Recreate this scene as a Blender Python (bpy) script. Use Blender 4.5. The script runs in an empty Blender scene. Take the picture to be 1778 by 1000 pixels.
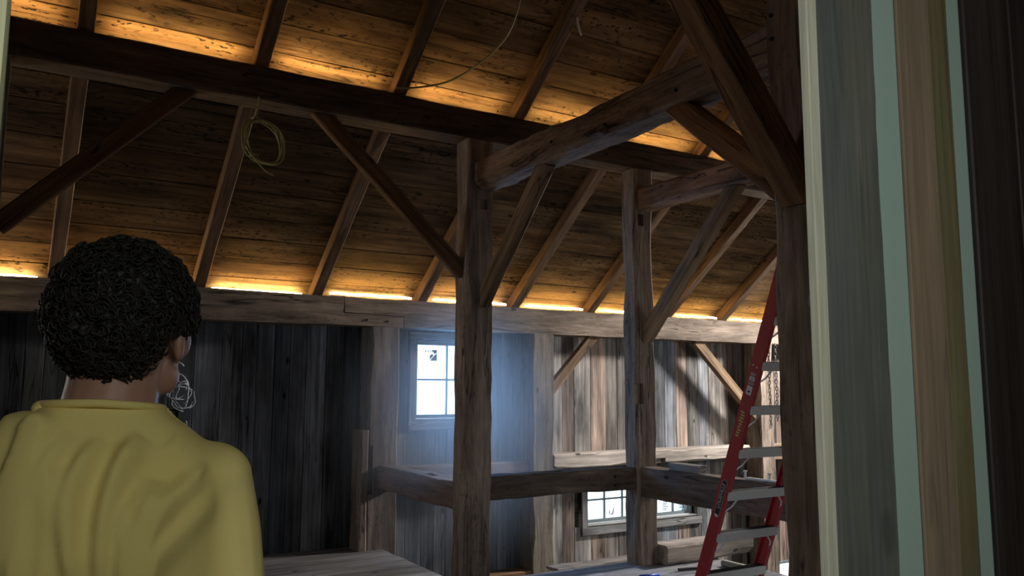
import bpy, bmesh, math, random
from mathutils import Vector, Matrix, noise

random.seed(7)
S = bpy.context.scene
COL = S.collection
PI = math.pi

# ------------------------------------------------------------------ camera, world, lights, exposure
def rot_axes(p, y, r):
    f = Vector((math.cos(y)*math.cos(p), math.sin(y)*math.cos(p), math.sin(p)))
    rt = Vector((math.sin(y), -math.cos(y), 0.0)); up = rt.cross(f)
    return rt*math.cos(r)+up*math.sin(r), up*math.cos(r)-rt*math.sin(r), f
cam_d = bpy.data.cameras.new('camera'); cam = bpy.data.objects.new('camera', cam_d); COL.objects.link(cam)
_r, _u, _f = rot_axes(math.radians(6.904), math.radians(58.452), math.radians(0.207))
cam.matrix_world = Matrix(((_r.x, _u.x, -_f.x, 0), (_r.y, _u.y, -_f.y, 0), (_r.z, _u.z, -_f.z, 1.54), (0, 0, 0, 1)))
cam_d.sensor_width = 36; cam_d.lens = 36*1428/1778; cam_d.clip_start = .05
S.camera = cam
S.view_settings.view_transform = 'Standard'; S.view_settings.look = 'None'
S.view_settings.exposure = 0.0; S.view_settings.gamma = 1.0; S.view_settings.use_curve_mapping = False

W = bpy.data.worlds.new('overcast_sky'); S.world = W; W.use_nodes = True
bg = W.node_tree.nodes['Background']
bg.inputs[0].default_value = (0.80, 0.93, 1.0, 1); bg.inputs[1].default_value = 2.7

def area(name, loc, to, size, power, color, size_y=None, spread=PI):
    l = bpy.data.lights.new(name, 'AREA'); o = bpy.data.objects.new(name, l); COL.objects.link(o)
    l.energy = power; l.color = color; l.size = size; l.spread = spread
    if size_y: l.shape = 'RECTANGLE'; l.size_y = size_y
    o.location = loc
    o.rotation_euler = (Vector(to)-Vector(loc)).to_track_quat('-Z', 'Y').to_euler()
    return o
# daylight entering by the high gable window on the right, the left gable window, the two eave wall windows,
# and from the room the picture is taken in, plus an added fill
area('gable_window_light', (10.6, 5.98, 3.38), (6.4, 7.7, 1.0), .42, 520, (1.0, .97, .94))
area('barn_door_light', (8.6, 1.15, 1.9), (6.3, 7.0, -.1), 1.4, 20, (.90, .97, 1.0), spread=math.radians(80))
area('left_gable_light', (-2.8, 7.35, 1.95), (3.2, 5.4, 2.3), .7, 27, (1.0, .95, .90))
area('eave_window_light', (4.03, 7.99, 1.62), (3.6, 5, 1.1), .75, 40, (.16, .46, 1.0), .72)
area('low_window_light', (6.6, 7.99, .25), (6.2, 4, .3), 1.3, 3, (.7, .87, 1.0), .4)
area('near_left_fill', (-1.6, -1.4, 1.9), (3.6, 5.4, 1.6), .6, 6, (.85, .93, 1.0), spread=math.radians(50))  # added fill through the doorway onto the post fronts, no known source
area('near_room_light', (.15, -1.1, 2.2), (.3, 1.4, 1.3), .7, 13.5, (.95, 1.0, .88), .8)

# ------------------------------------------------------------------ materials
def nd(t, kind, **kw):
    n = t.nodes.new(kind)
    for k, v in kw.items(): setattr(n, k, v)
    return n
def new_mat(name):
    m = bpy.data.materials.new(name); m.use_nodes = True
    t = m.node_tree; return m, t, t.nodes['Principled BSDF']
def plain(name, col, rough=.6, metal=0, bump=0, bscale=60, var=0):
    m, t, b = new_mat(name)
    b.inputs['Base Color'].default_value = (*col, 1); b.inputs['Roughness'].default_value = rough; b.inputs['Metallic'].default_value = metal
    tc = nd(t, 'ShaderNodeTexCoord'); nz = nd(t, 'ShaderNodeTexNoise'); nz.inputs['Scale'].default_value = bscale; nz.inputs['Detail'].default_value = 4
    t.links.new(tc.outputs['Object'], nz.inputs['Vector'])
    if var:
        mx = nd(t, 'ShaderNodeMix', data_type='RGBA'); mx.inputs['A'].default_value = (*[c*(1-var) for c in col], 1)
        mx.inputs['B'].default_value = (*[min(1, c*(1+var)) for c in col], 1)
        t.links.new(nz.outputs['Fac'], mx.inputs['Factor']); t.links.new(mx.outputs['Result'], b.inputs['Base Color'])
    if bump:
        bp = nd(t, 'ShaderNodeBump'); bp.inputs['Strength'].default_value = bump; bp.inputs['Distance'].default_value = .004
        t.links.new(nz.outputs['Fac'], bp.inputs['Height']); t.links.new(bp.outputs['Normal'], b.inputs['Normal'])
    return m
def wood(name, dark, mid, light, grain=(1.1, 20, 20), rough=.85, bump=.5, specks=.0, blotch=.5, knots=.8, cracks=.8):
    """grain runs along the piece's own X axis; the object colour tints each piece"""
    m, t, b = new_mat(name); L = t.links.new
    tc = nd(t, 'ShaderNodeTexCoord'); oi = nd(t, 'ShaderNodeObjectInfo')
    cx = nd(t, 'ShaderNodeCombineXYZ'); rs = nd(t, 'ShaderNodeMath', operation='MULTIPLY'); rs.inputs[1].default_value = 61.0
    L(oi.outputs['Random'], rs.inputs[0])
    for k in ('X', 'Y', 'Z'): L(rs.outputs[0], cx.inputs[k])
    ad = nd(t, 'ShaderNodeVectorMath', operation='ADD'); L(tc.outputs['Object'], ad.inputs[0]); L(cx.outputs[0], ad.inputs[1])
    def nz(scale, detail=5, r=.6, dist=0):
        mp = nd(t, 'ShaderNodeMapping'); mp.inputs['Scale'].default_value = scale; L(ad.outputs[0], mp.inputs['Vector'])
        n = nd(t, 'ShaderNodeTexNoise'); n.inputs['Scale'].default_value = 1; n.inputs['Detail'].default_value = detail
        n.inputs['Roughness'].default_value = r; n.inputs['Distortion'].default_value = dist
        L(mp.outputs[0], n.inputs['Vector']); return n.outputs['Fac']
    def mrange(src, a, b2, c, d):
        r = nd(t, 'ShaderNodeMapRange'); L(src, r.inputs['Value'])
        for i, v in enumerate((a, b2, c, d)): r.inputs[i+1].default_value = v
        return r.outputs['Result']
    def mul(a, b2):
        q = nd(t, 'ShaderNodeMath', operation='MULTIPLY'); L(a, q.inputs[0])
        if isinstance(b2, float): q.inputs[1].default_value = b2
        else: L(b2, q.inputs[1])
        return q.outputs[0]
    g = nz(grain, 6, .68, .35)
    cr = nd(t, 'ShaderNodeValToRGB'); e = cr.color_ramp.elements
    e[0].position = .30; e[0].color = (*dark, 1); e[1].position = .72; e[1].color = (*light, 1)
    e2 = cr.color_ramp.elements.new(.5); e2.color = (*mid, 1); L(g, cr.inputs[0])
    fac = mrange(nz((.9, 3.2, 3.2), 4), .3, .7, 1-blotch, 1+blotch*.55)
    fac = mul(fac, mrange(nz((4, 110, 110), 3), .3, .7, .82, 1.12))
    ck = nz((.45, 9, 9), 3, .5, .5)
    ab = nd(t, 'ShaderNodeMath', operation='SUBTRACT'); L(ck, ab.inputs[0]); ab.inputs[1].default_value = .5
    aa = nd(t, 'ShaderNodeMath', operation='ABSOLUTE'); L(ab.outputs[0], aa.inputs[0])
    crack = mrange(aa.outputs[0], .0, .014, 1-cracks, 1.0)
    msk = mrange(nz((.7, 2, 2), 2), .5, .56, 1.0, 0.0)          # cracks only here and there
    cmx = nd(t, 'ShaderNodeMath', operation='MAXIMUM'); L(crack, cmx.inputs[0]); L(msk, cmx.inputs[1])
    fac = mul(fac, cmx.outputs[0])
    mp = nd(t, 'ShaderNodeMapping'); mp.inputs['Scale'].default_value = (2.2, 4.5, 4.5); L(ad.outputs[0], mp.inputs['Vector'])
    vo = nd(t, 'ShaderNodeTexVoronoi'); vo.inputs['Scale'].default_value = 1; L(mp.outputs[0], vo.inputs['Vector'])
    fac = mul(fac, mrange(vo.outputs['Distance'], .05, .10, 1-knots, 1.0))
    if specks:
        sp = nz((20, 42, 42), 2, .5)
        dens = mrange(nz((1.2, 5, 5), 2), .42, .62, .0, 1.0)
        s1 = mrange(sp, .575, .645, 0.0, specks); s2 = mul(s1, dens)
        iv = nd(t, 'ShaderNodeMath', operation='SUBTRACT'); iv.inputs[0].default_value = 1; L(s2, iv.inputs[1]); fac = mul(fac, iv.outputs[0])
    mx = nd(t, 'ShaderNodeMix', data_type='RGBA', blend_type='MULTIPLY'); mx.inputs['Factor'].default_value = 1
    L(cr.outputs['Color'], mx.inputs['A']); L(oi.outputs['Color'], mx.inputs['B'])
    vm = nd(t, 'ShaderNodeVectorMath', operation='SCALE'); L(mx.outputs['Result'], vm.inputs[0]); L(fac, vm.inputs['Scale'])
    L(vm.outputs[0], b.inputs['Base Color'])
    b.inputs['Roughness'].default_value = rough; b.inputs['Specular IOR Level'].default_value = .25
    bp = nd(t, 'ShaderNodeBump'); bp.inputs['Strength'].default_value = bump; bp.inputs['Distance'].default_value = .006
    hs = nd(t, 'ShaderNodeMath', operation='ADD'); L(g, hs.inputs[0]); L(cmx.outputs[0], hs.inputs[1])
    L(hs.outputs[0], bp.inputs['Height']); L(bp.outputs['Normal'], b.inputs['Normal'])
    return m
def emit(name, col, st):
    m, t, b = new_mat(name); b.inputs['Base Color'].default_value = (*col, 1)
    b.inputs['Emission Color'].default_value = (*col, 1); b.inputs['Emission Strength'].default_value = st
    tc = nd(t, 'ShaderNodeTexCoord'); n = nd(t, 'ShaderNodeTexNoise'); n.inputs['Scale'].default_value = 9
    t.links.new(tc.outputs['Object'], n.inputs['Vector'])
    r = nd(t, 'ShaderNodeMapRange'); r.inputs[3].default_value = st*.75; r.inputs[4].default_value = st*1.25
    t.links.new(n.outputs['Fac'], r.inputs[0]); t.links.new(r.outputs[0], b.inputs['Emission Strength']); return m

M = {}
M['hewn'] = wood('hewn_oak', (.12, .095, .075), (.26, .21, .17), (.41, .345, .285), (1.6, 17, 17), bump=.8, specks=.35)
M['sawn'] = wood('old_sawn_pine', (.13, .085, .055), (.28, .19, .12), (.40, .29, .19), (1.3, 22, 22))
M['roof'] = wood('roof_boards', (.10, .058, .028), (.28, .175, .085), (.44, .285, .145), (1.0, 17, 17), specks=.9, blotch=.75)
M['barn'] = wood('weathered_barn_board', (.10, .09, .083), (.30, .275, .255), (.52, .485, .45), (.7, 24, 24), blotch=.75, knots=.9)
M['deck'] = wood('deck_boards', (.20, .17, .15), (.36, .32, .29), (.52, .47, .42), (1.0, 20, 20))
M['new'] = wood('new_pine', (.39, .36, .27), (.46, .425, .32), (.51, .475, .37), (1.2, 30, 30), blotch=.1, knots=.2, cracks=.1, bump=.2)
M['pale'] = wood('pale_planed_board', (.30, .25, .18), (.38, .31, .22), (.46, .38, .28), (.7, 24, 24), blotch=.25, knots=.5, cracks=.3, bump=.2)
M['cloudy'] = wood('cloudy_old_board', (.085, .095, .095), (.135, .135, .115), (.185, .155, .105), (.55, 5, 5), blotch=.35, knots=.25, cracks=.25, bump=.2)
M['near_black'] = wood('near_black_board', (.018, .012, .010), (.035, .024, .02), (.055, .038, .032), (.7, 24, 24), blotch=.4, rough=.6)
M['sheath'] = wood('dark_sheathing', (.03, .025, .02), (.06, .05, .04), (.09, .075, .06))
M['drywall'] = plain('green_drywall', (.285, .365, .315), .9, bump=.15, bscale=300, var=.05)
M['peg'] = plain('dark_peg_hole', (.012, .010, .008), .95, bump=.3, bscale=80, var=.3)
M['sash'] = plain('painted_sash', (.20, .24, .25), .5, bump=.1, var=.1)
M['red'] = plain('red_fibreglass', (.43, .04, .05), .42, bump=.12, bscale=220, var=.14)
M['alu'] = plain('aluminium', (.72, .77, .77), .45, .25, bump=.1, bscale=120, var=.08)
M['rubber'] = plain('black_rubber', (.02, .02, .022), .7, bump=.2, bscale=150, var=.2)
M['black'] = plain('black_print', (.015, .017, .03), .5, var=.1)
M['white'] = plain('white_print', (.75, .76, .78), .6, var=.05)
M['greyp'] = plain('grey_print', (.36, .38, .42), .6, var=.1)
M['lime'] = plain('lime_print', (.50, .58, .22), .6, var=.1)
M['brownp'] = plain('brown_print', (.45, .34, .27), .7, var=.1)
M['wirey'] = plain('yellow_cable', (.42, .38, .16), .5, bump=.1, var=.1)
M['wirew'] = plain('white_cable', (.62, .66, .70), .5, var=.08)
M['steel'] = plain('dark_steel', (.10, .11, .13), .45, .8, bump=.2, var=.2)
M['grey'] = plain('grey_fitting', (.22, .23, .24), .5, var=.1)
M['blue'] = plain('blue_plastic', (.03, .10, .55), .4, var=.1)
M['skin'] = plain('skin', (.42, .22, .165), .5, bump=.12, bscale=180, var=.08)
M['hair'] = plain('dark_hair', (.014, .011, .009), .62, bump=.2, bscale=120, var=.35)
M['shirt'] = plain('yellow_cotton', (.82, .66, .25), .92, bump=.18, bscale=420, var=.04)
M['jeans'] = plain('blue_denim', (.06, .08, .13), .9, bump=.25, bscale=300, var=.2)
M['shoe'] = plain('brown_leather', (.10, .06, .04), .6, bump=.2, var=.2)
M['strip'] = emit('warm_light_strip', (1.0, .70, .34), 7.0)
def glass_mat():
    m, t, b = new_mat('window_glass'); t.nodes.remove(b); o = t.nodes['Material Output']
    tr = nd(t, 'ShaderNodeBsdfTransparent'); tr.inputs[0].default_value = (.93, .97, .98, 1)
    gl = nd(t, 'ShaderNodeBsdfGlossy'); gl.inputs['Roughness'].default_value = .05
    fr = nd(t, 'ShaderNodeFresnel'); fr.inputs[0].default_value = 1.45
    n = nd(t, 'ShaderNodeTexNoise'); n.inputs['Scale'].default_value = 3; bp = nd(t, 'ShaderNodeBump'); bp.inputs['Strength'].default_value = .02
    t.links.new(n.outputs['Fac'], bp.inputs['Height']); t.links.new(bp.outputs['Normal'], gl.inputs['Normal'])
    mx = nd(t, 'ShaderNodeMixShader'); t.links.new(fr.outputs[0], mx.inputs[0]); t.links.new(tr.outputs[0], mx.inputs[1]); t.links.new(gl.outputs[0], mx.inputs[2])
    t.links.new(mx.outputs[0], o.inputs['Surface']); return m
M['glass'] = glass_mat()

# ------------------------------------------------------------------ helpers
def tag(o, label=None, cat=None, group=None, kind=None):
    if label: o['label'] = label
    if cat: o['category'] = cat
    if group: o['group'] = group
    if kind: o['kind'] = kind
    return o
def link(name, me, mat=None, parent=None, mw=None, tint=None, smooth=False):
    o = bpy.data.objects.new(name, me); COL.objects.link(o)
    if mat and not me.materials: me.materials.append(mat)
    if smooth: me.polygons.foreach_set('use_smooth', [True]*len(me.polygons))
    if mw is not None: o.matrix_world = mw
    if parent is not None:
        o.parent = parent; o.matrix_parent_inverse = parent.matrix_world.inverted()
    if tint: o.color = (*tint, 1)
    return o
def empty(name, loc, rz=0):
    o = bpy.data.objects.new(name, None); COL.objects.link(o); o.empty_display_size = .1
    o.matrix_world = Matrix.Translation(loc) @ Matrix.Rotation(rz, 4, 'Z'); return o
def frame(X, Y, o):
    X = Vector(X).normalized(); Z = X.cross(Vector(Y)).normalized(); Y = Z.cross(X)
    return Matrix(((X.x, Y.x, Z.x, o[0]), (X.y, Y.y, Z.y, o[1]), (X.z, Y.z, Z.z, o[2]), (0, 0, 0, 1)))
def timber_mesh(L, w, h, ch=.012, seg=6, jit=.004, wane=0.0, seed=None):
    """hewn stick: X from 0 to L, section w (Y) by h (Z) about the axis, eight-sided rings with wandering corners"""
    R = random.Random(seed if seed is not None else random.random())
    seg = max(1, seg); vs = []; ph = [[R.uniform(0, 60) for _ in range(2)] for _ in range(4)]
    for i in range(seg+1):
        x = L*i/seg; ring = []
        for k, (sy, sz) in enumerate(((-1, -1), (1, -1), (1, 1), (-1, 1))):
            jy = jit*(noise.noise((x*1.7+ph[k][0], k*9.1, 0))*.8+noise.noise((x*7+ph[k][0], k*5.1, 3))*.6) + jit*.22*R.uniform(-1, 1)
            jz = jit*(noise.noise((x*1.7+ph[k][1], k*9.1, 5))*.8+noise.noise((x*7+ph[k][1], k*5.1, 8))*.6) + jit*.22*R.uniform(-1, 1)
            c = ch*(1+wane*max(0, noise.noise((x*1.9+ph[k][0], k*3.3, 9))*3))
            c = min(c, .4*min(w, h))
            y = sy*w/2+jy; z = sz*h/2+jz
            a, b = (x, y-sy*c, z), (x, y, z-sz*c)
            ring += ([b, a] if k in (0, 2) else [a, b])
        vs += ring
    fs = []
    for i in range(seg):
        for k in range(8):
            a = i*8+k; b = i*8+(k+1) % 8; fs.append((a, b, b+8, a+8))
    fs.append(tuple(reversed(range(8)))); fs.append(tuple(range(seg*8, seg*8+8)))
    me = bpy.data.meshes.new('timber'); me.from_pydata(vs, [], fs); me.update(); return me
AX = {'u': ((1, 0, 0), (0, 1, 0)), 'v': ((0, 1, 0), (-1, 0, 0)), 'z': ((0, 0, 1), (1, 0, 0))}
def stick(name, U, V, Z, ax, mat, parent=None, tint=None, ch=.012, seg=6, jit=.004, wane=0.0, seed=None):
    """a timber filling the box U x V x Z whose grain runs along ax"""
    u, v, z = sum(U)/2, sum(V)/2, sum(Z)/2; du, dv, dz = U[1]-U[0], V[1]-V[0], Z[1]-Z[0]
    if ax == 'u': L, w, h, o = du, dv, dz, (U[0], v, z)
    elif ax == 'v': L, w, h, o = dv, du, dz, (u, V[0], z)
    else: L, w, h, o = dz, du, dv, (u, v, Z[0])
    return link(name, timber_mesh(L, w, h, ch, seg, jit, wane, seed), mat, parent, frame(*AX[ax], o), tint)
def brace(name, p0, p1, side, w, h, mat, parent=None, tint=None, ch=.01, seg=6, jit=.004, seed=None, wane=0):
    p0, p1 = Vector(p0), Vector(p1)
    return link(name, timber_mesh((p1-p0).length, w, h, ch, seg, jit, wane, seed), mat, parent, frame(p1-p0, side, p0), tint)
def box_bm(bm, U, V, Z):
    r = bmesh.ops.create_cube(bm, size=1)
    for v in r['verts']:
        v.co = Vector(((U[0]+U[1])/2+v.co.x*(U[1]-U[0]), (V[0]+V[1])/2+v.co.y*(V[1]-V[0]), (Z[0]+Z[1])/2+v.co.z*(Z[1]-Z[0])))
def boxes(name, lst, mat, parent=None, bevel=0, tint=None, mw=None):
    bm = bmesh.new()
    for b in lst: box_bm(bm, *b)
    if bevel: bmesh.ops.bevel(bm, geom=bm.edges[:], offset=bevel, segments=2, affect='EDGES', clamp_overlap=True)
    me = bpy.data.meshes.new(name); bm.to_mesh(me); bm.free()
    return link(name, me, mat, parent, mw, tint)
def cut(o, lst):
    """mortises: box hollows cut into a timber"""
    bpy.context.view_layer.update()
    bm = bmesh.new()
    for b in lst: box_bm(bm, *b)
    me = bpy.data.meshes.new('cutter'); bm.to_mesh(me); bm.free()
    c = bpy.data.objects.new('cutter', me); COL.objects.link(c)
    md = o.modifiers.new('cut', 'BOOLEAN'); md.object = c; md.operation = 'DIFFERENCE'; md.solver = 'EXACT'
    dg = bpy.context.evaluated_depsgraph_get(); new = bpy.data.meshes.new_from_object(o.evaluated_get(dg))
    o.modifiers.clear(); o.data = new; bpy.data.objects.remove(c); bpy.data.meshes.remove(me)
def tube_mesh(name, pts, r, sides=6, closed=False, taper=None):
    pts = [Vector(p) for p in pts]; n = len(pts); vs = []; fs = []
    prev = None
    for i, p in enumerate(pts):
        a = pts[(i-1) % n] if (closed or i) else p; b = pts[(i+1) % n] if (closed or i < n-1) else p
        d = (b-a).normalized()
        if prev is None:
            up = Vector((0, 0, 1)) if abs(d.z) < .9 else Vector((1, 0, 0)); prev = d.cross(up).normalized()
        q = (prev-d*prev.dot(d)).normalized(); prev = q; s = d.cross(q)
        rr = r*(taper[i] if taper else 1)
        for k in range(sides):
            t = 2*PI*k/sides; vs.append(p+(q*math.cos(t)+s*math.sin(t))*rr)
    m = n if closed else n-1
    for i in range(m):
        for k in range(sides):
            a = i*sides+k; b = i*sides+(k+1) % sides; j = ((i+1) % n)*sides
            fs.append((a, b, j+(k+1) % sides, j+k))
    if not closed:
        fs.append(tuple(reversed(range(sides)))); fs.append(tuple(range((n-1)*sides, n*sides)))
    me = bpy.data.meshes.new(name); me.from_pydata([tuple(v) for v in vs], [], fs); me.update(); return me
def spline(pts, k=8):
    pts = [Vector(p) for p in pts]; out = []
    for i in range(len(pts)-1):
        a = pts[max(i-1, 0)]; b = pts[i]; c = pts[i+1]; d = pts[min(i+2, len(pts)-1)]
        for j in range(k):
            t = j/k; out.append(.5*((2*b)+(c-a)*t+(2*a-5*b+4*c-d)*t*t+(3*b-a-3*c+d)*t**3))
    return out+[pts[-1]]
def cyl_mesh(name, r, h, n=14, r2=None):
    bm = bmesh.new(); bmesh.ops.create_cone(bm, cap_ends=True, segments=n, radius1=r, radius2=r if r2 is None else r2, depth=h)
    me = bpy.data.meshes.new(name); bm.to_mesh(me); bm.free(); return me
def text_mesh(txt, size):
    cu = bpy.data.curves.new('lettering', 'FONT'); cu.body = txt; cu.size = size; cu.align_x = 'CENTER'; cu.align_y = 'CENTER'; cu.extrude = .0004
    o = bpy.data.objects.new('lettering', cu); COL.objects.link(o); bpy.context.view_layer.update()
    me = bpy.data.meshes.new_from_object(o.evaluated_get(bpy.context.evaluated_depsgraph_get()))
    bpy.data.objects.remove(o); bpy.data.curves.remove(cu); me.materials.clear(); return me
def grey(a=.0, lo=.6, hi=1.3, warm=0.0):
    k = random.uniform(lo, hi); w = random.uniform(-.5, 1)*warm
    return (k*(1+w), k, k*(1-w))

# ------------------------------------------------------------------ geometry constants (metres; x along the eave wall, y across the barn)
TANR = .754; CR = 1/math.sqrt(1+TANR*TANR); SR = TANR*CR
def raf(v): return 2.41+(7.6-v)*TANR                     # rafter underside
RIDGE = 4.15; WALL = 7.86; UL, UR = -3.0, 11.2; LOW = -2.6

# ------------------------------------------------------------------ setting: eave wall with windows
W1 = (3.655, 4.44, 1.197, 2.027)       # u0,u1,z0,z1 rough opening of the small window
W2 = (5.85, 7.552, -.048, .50)          # long low window behind the rail
W3 = (8.95, 9.75, -1.9, -.80)        # opening low down beyond the corner post
holes = [W1, W2, W3]
def wall_sheet(name, u0, u1, z0, z1, v0, v1, holes, mat):
    us = sorted({u0, u1, *[h[i] for h in holes for i in (0, 1)]}); lst = []
    for a, b in zip(us, us[1:]):
        m = (a+b)/2; zs = [z0]
        for h in sorted(holes, key=lambda q: q[2]):
            if h[0] < m < h[1]: zs += [h[2], h[3]]
        zs.append(z1)
        for k in range(0, len(zs), 2): lst.append(((a, b), (v0, v1), (zs[k], zs[k+1])))
    return boxes(name, lst, mat)
wb = tag(wall_sheet('wall_back', UL, UR, LOW, 2.62, WALL+.028, WALL+.10, holes, M['sheath']), kind='structure')
u = -.75
while u < 9.6:
    w = random.uniform(.13, .25); a, b = u, u+w-.004
    segs = [(LOW+.02, 2.5)]
    for h in holes:
        if b > h[0] and a < h[1]:
            ns = []
            for (s0, s1) in segs:
                if s0 < h[2]: ns.append((s0, min(s1, h[2])))
                if s1 > h[3]: ns.append((max(s0, h[3]), s1))
            segs = ns
    if u < 5.0: tint = grey(lo=.30, hi=.85, warm=.05) if u > 1.0 else grey(lo=.2, hi=.38, warm=.05); tint = (tint[0]*.86, tint[1]*1.02, tint[2]*1.28)  # left of the lit bay, shade and bluish daylight are put into the tints
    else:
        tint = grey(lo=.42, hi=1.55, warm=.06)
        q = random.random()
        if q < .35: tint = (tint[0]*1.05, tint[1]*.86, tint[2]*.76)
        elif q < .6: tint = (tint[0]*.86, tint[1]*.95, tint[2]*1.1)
    for (s0, s1) in segs:
        if s1-s0 < .03: continue
        off = random.uniform(0, .006)
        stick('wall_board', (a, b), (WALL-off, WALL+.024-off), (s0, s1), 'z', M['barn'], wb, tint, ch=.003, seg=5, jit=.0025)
    u += w

# gables, front wall, lower floor
wl = tag(boxes('wall_left', [((UL-.08, UL), (.2, 8.0), (LOW, 2.3))], M['sheath']), kind='structure')
bm = bmesh.new()
def gable(bm, u0, u1):
    prof = [(.3, LOW), (8.0, LOW), (8.0, 2.3), (RIDGE, raf(RIDGE)+.2), (.3, 2.3)]
    A = [bm.verts.new((u0, p[0], p[1])) for p in prof]; B = [bm.verts.new((u1, p[0], p[1])) for p in prof]
    bm.faces.new(A); bm.faces.new(B[::-1]); n = len(prof)
    for i in range(n): bm.faces.new((A[i], B[i], B[(i+1) % n], A[(i+1) % n]))
    bmesh.ops.recalc_face_normals(bm, faces=bm.faces)
gable(bm, UL-.08, UL); me = bpy.data.meshes.new('wall_left'); bm.to_mesh(me); bm.free(); me.materials.append(M['sheath']); wl.data = me
bm = bmesh.new(); gable(bm, UR, UR+.08); me = bpy.data.meshes.new('wall_right'); bm.to_mesh(me); bm.free()
tag(link('wall_right', me, M['sheath']), kind='structure')

# ------------------------------------------------------------------ roof: slab + planks
def slope_slab(sign):
    """roof deck above the planks; sign=1 is the slope over the eave wall"""
    t0 = .150; lst = []
    bm = bmesh.new()
    def P(v, d): return (RIDGE+(v-RIDGE)*sign, raf(v)+d/CR)
    e = 8.35 if sign == 1 else 7.42
    prof = [P(RIDGE, t0), P(e, t0), P(e, t0+.05), P(RIDGE, t0+.05)]
    A = [bm.verts.new((UL-.1, *p)) for p in prof]; B = [bm.verts.new((UR+.1, *p)) for p in prof]
    bm.faces.new(A); bm.faces.new(B[::-1])
    for i in range(4): bm.faces.new((A[i], B[i], B[(i+1) % 4], A[(i+1) % 4]))
    bmesh.ops.recalc_face_normals(bm, faces=bm.faces)
    return bm
bm = slope_slab(1); me = bpy.data.meshes.new('ceiling'); bm.to_mesh(me); bm.free()
ceil = tag(link('ceiling', me, M['sheath']), kind='structure')
bm = slope_slab(-1); me = bpy.data.meshes.new('ceiling_near_slope'); bm.to_mesh(me); bm.free()
tag(link('ceiling_near', me, M['roof']), kind='structure')
RAFT = [-1.95, -.85, .25, 1.37, 2.44, 3.54, 4.66, 5.69, 6.88, 7.82, 8.95, 10.0]     # left edges
RW = .105
s = -.30; row = 0
while s < 4.62:
    wd = random.uniform(.215, .30)
    j0 = random.choice([0, 1, 2]); cuts = [UL]+[r+RW/2 for i, r in enumerate(RAFT) if i % 3 == j0]+[UR]
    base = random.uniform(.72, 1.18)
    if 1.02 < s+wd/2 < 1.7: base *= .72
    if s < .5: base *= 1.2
    for a, b in zip(cuts, cuts[1:]):
        if b-a < .1 or b < -1.2 or a > 9.3: continue
        k = base*random.uniform(.85, 1.15); warm = random.uniform(-.04, .08)
        y = random.uniform(-.002, .003)
        # plank centre in the slope plane: from the eave point up the slope
        v0 = 7.72; cen = s+wd/2
        o = Vector((a+.0015, v0-cen*CR, raf(v0)+cen*SR)) + Vector((0, SR, CR))*(.115+.013+y)
        mw = frame((1, 0, 0), (0, -CR, SR), o)
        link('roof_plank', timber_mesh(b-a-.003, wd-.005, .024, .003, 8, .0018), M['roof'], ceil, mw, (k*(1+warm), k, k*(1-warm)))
    s += wd; row += 1

# ------------------------------------------------------------------ floor
fl = tag(boxes('floor', [((UL, UR), (-3.2, 4.70), (-.16, -.03)), ((UL, 5.66), (4.70, 5.93), (-.16, -.03)), ((UL, 3.19), (5.93, WALL), (-.16, -.03))], M['sheath']), kind='structure')
v = .95
while v < 5.94:
    w = random.uniform(.19, .27); b = min(v+w, 5.95)
    cutu = random.uniform(4.3, 6.5); c2 = random.uniform(1, 2.6)
    if v > 4.5: cutu = random.uniform(4.2, 5.0)
    for a0, b0 in ((UL, c2), (c2, cutu), (cutu, UR if v < 4.5 else 5.66+random.uniform(-.02, .02))):
        k = random.uniform(.75, 1.15)
        stick('floor_plank', (a0+.002, b0-.002), (v, b-.005), (-.03, random.uniform(-.003, .001)), 'u', M['deck'], fl, (k*.86, k*.94, k*1.1), ch=.003, seg=4, jit=.002)
    v += w
stick('floor_plank', (4.15, 5.72), (v, 6.17), (-.03, .0), 'u', M['deck'], fl, (1.0, .92, .85), ch=.006, seg=30, jit=.012)
while v < WALL-.02:
    w = random.uniform(.2, .27); b = min(v+w, WALL-.01); k = random.uniform(.6, 1)
    stick('floor_plank', (.2, 3.19+random.uniform(-.01, .01)), (v, b-.005), (-.03, 0), 'u', M['deck'], fl, (k*.86, k*.92, k), ch=.003, seg=4, jit=.002)
    v += w
tag(boxes('floor_lower', [((UL, UR), (.3, 8.0), (LOW-.1, LOW))], M['sheath']), kind='structure')
tag(stick('trim_1', (3.19, 5.9), (5.84, 5.93), (-.30, -.032), 'u', M['hewn'], jit=.005), kind='structure')
tag(stick('trim_2', (3.10, 3.19), (5.96, WALL), (-.30, -.17), 'v', M['hewn'], jit=.005), kind='structure')

# ------------------------------------------------------------------ timber frame
def T(o, label, cat, group=None): return tag(o, label, cat, group)
hw = M['hewn']
def pegs(o, pts, normal):
    for p in pts:
        me = cyl_mesh('peg', .011, .012, 8); q = Vector(normal).to_track_quat('Z', 'Y').to_matrix().to_4x4(); q.translation = p
        link('peg_hole', me, M['peg'], o, q)
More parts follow.
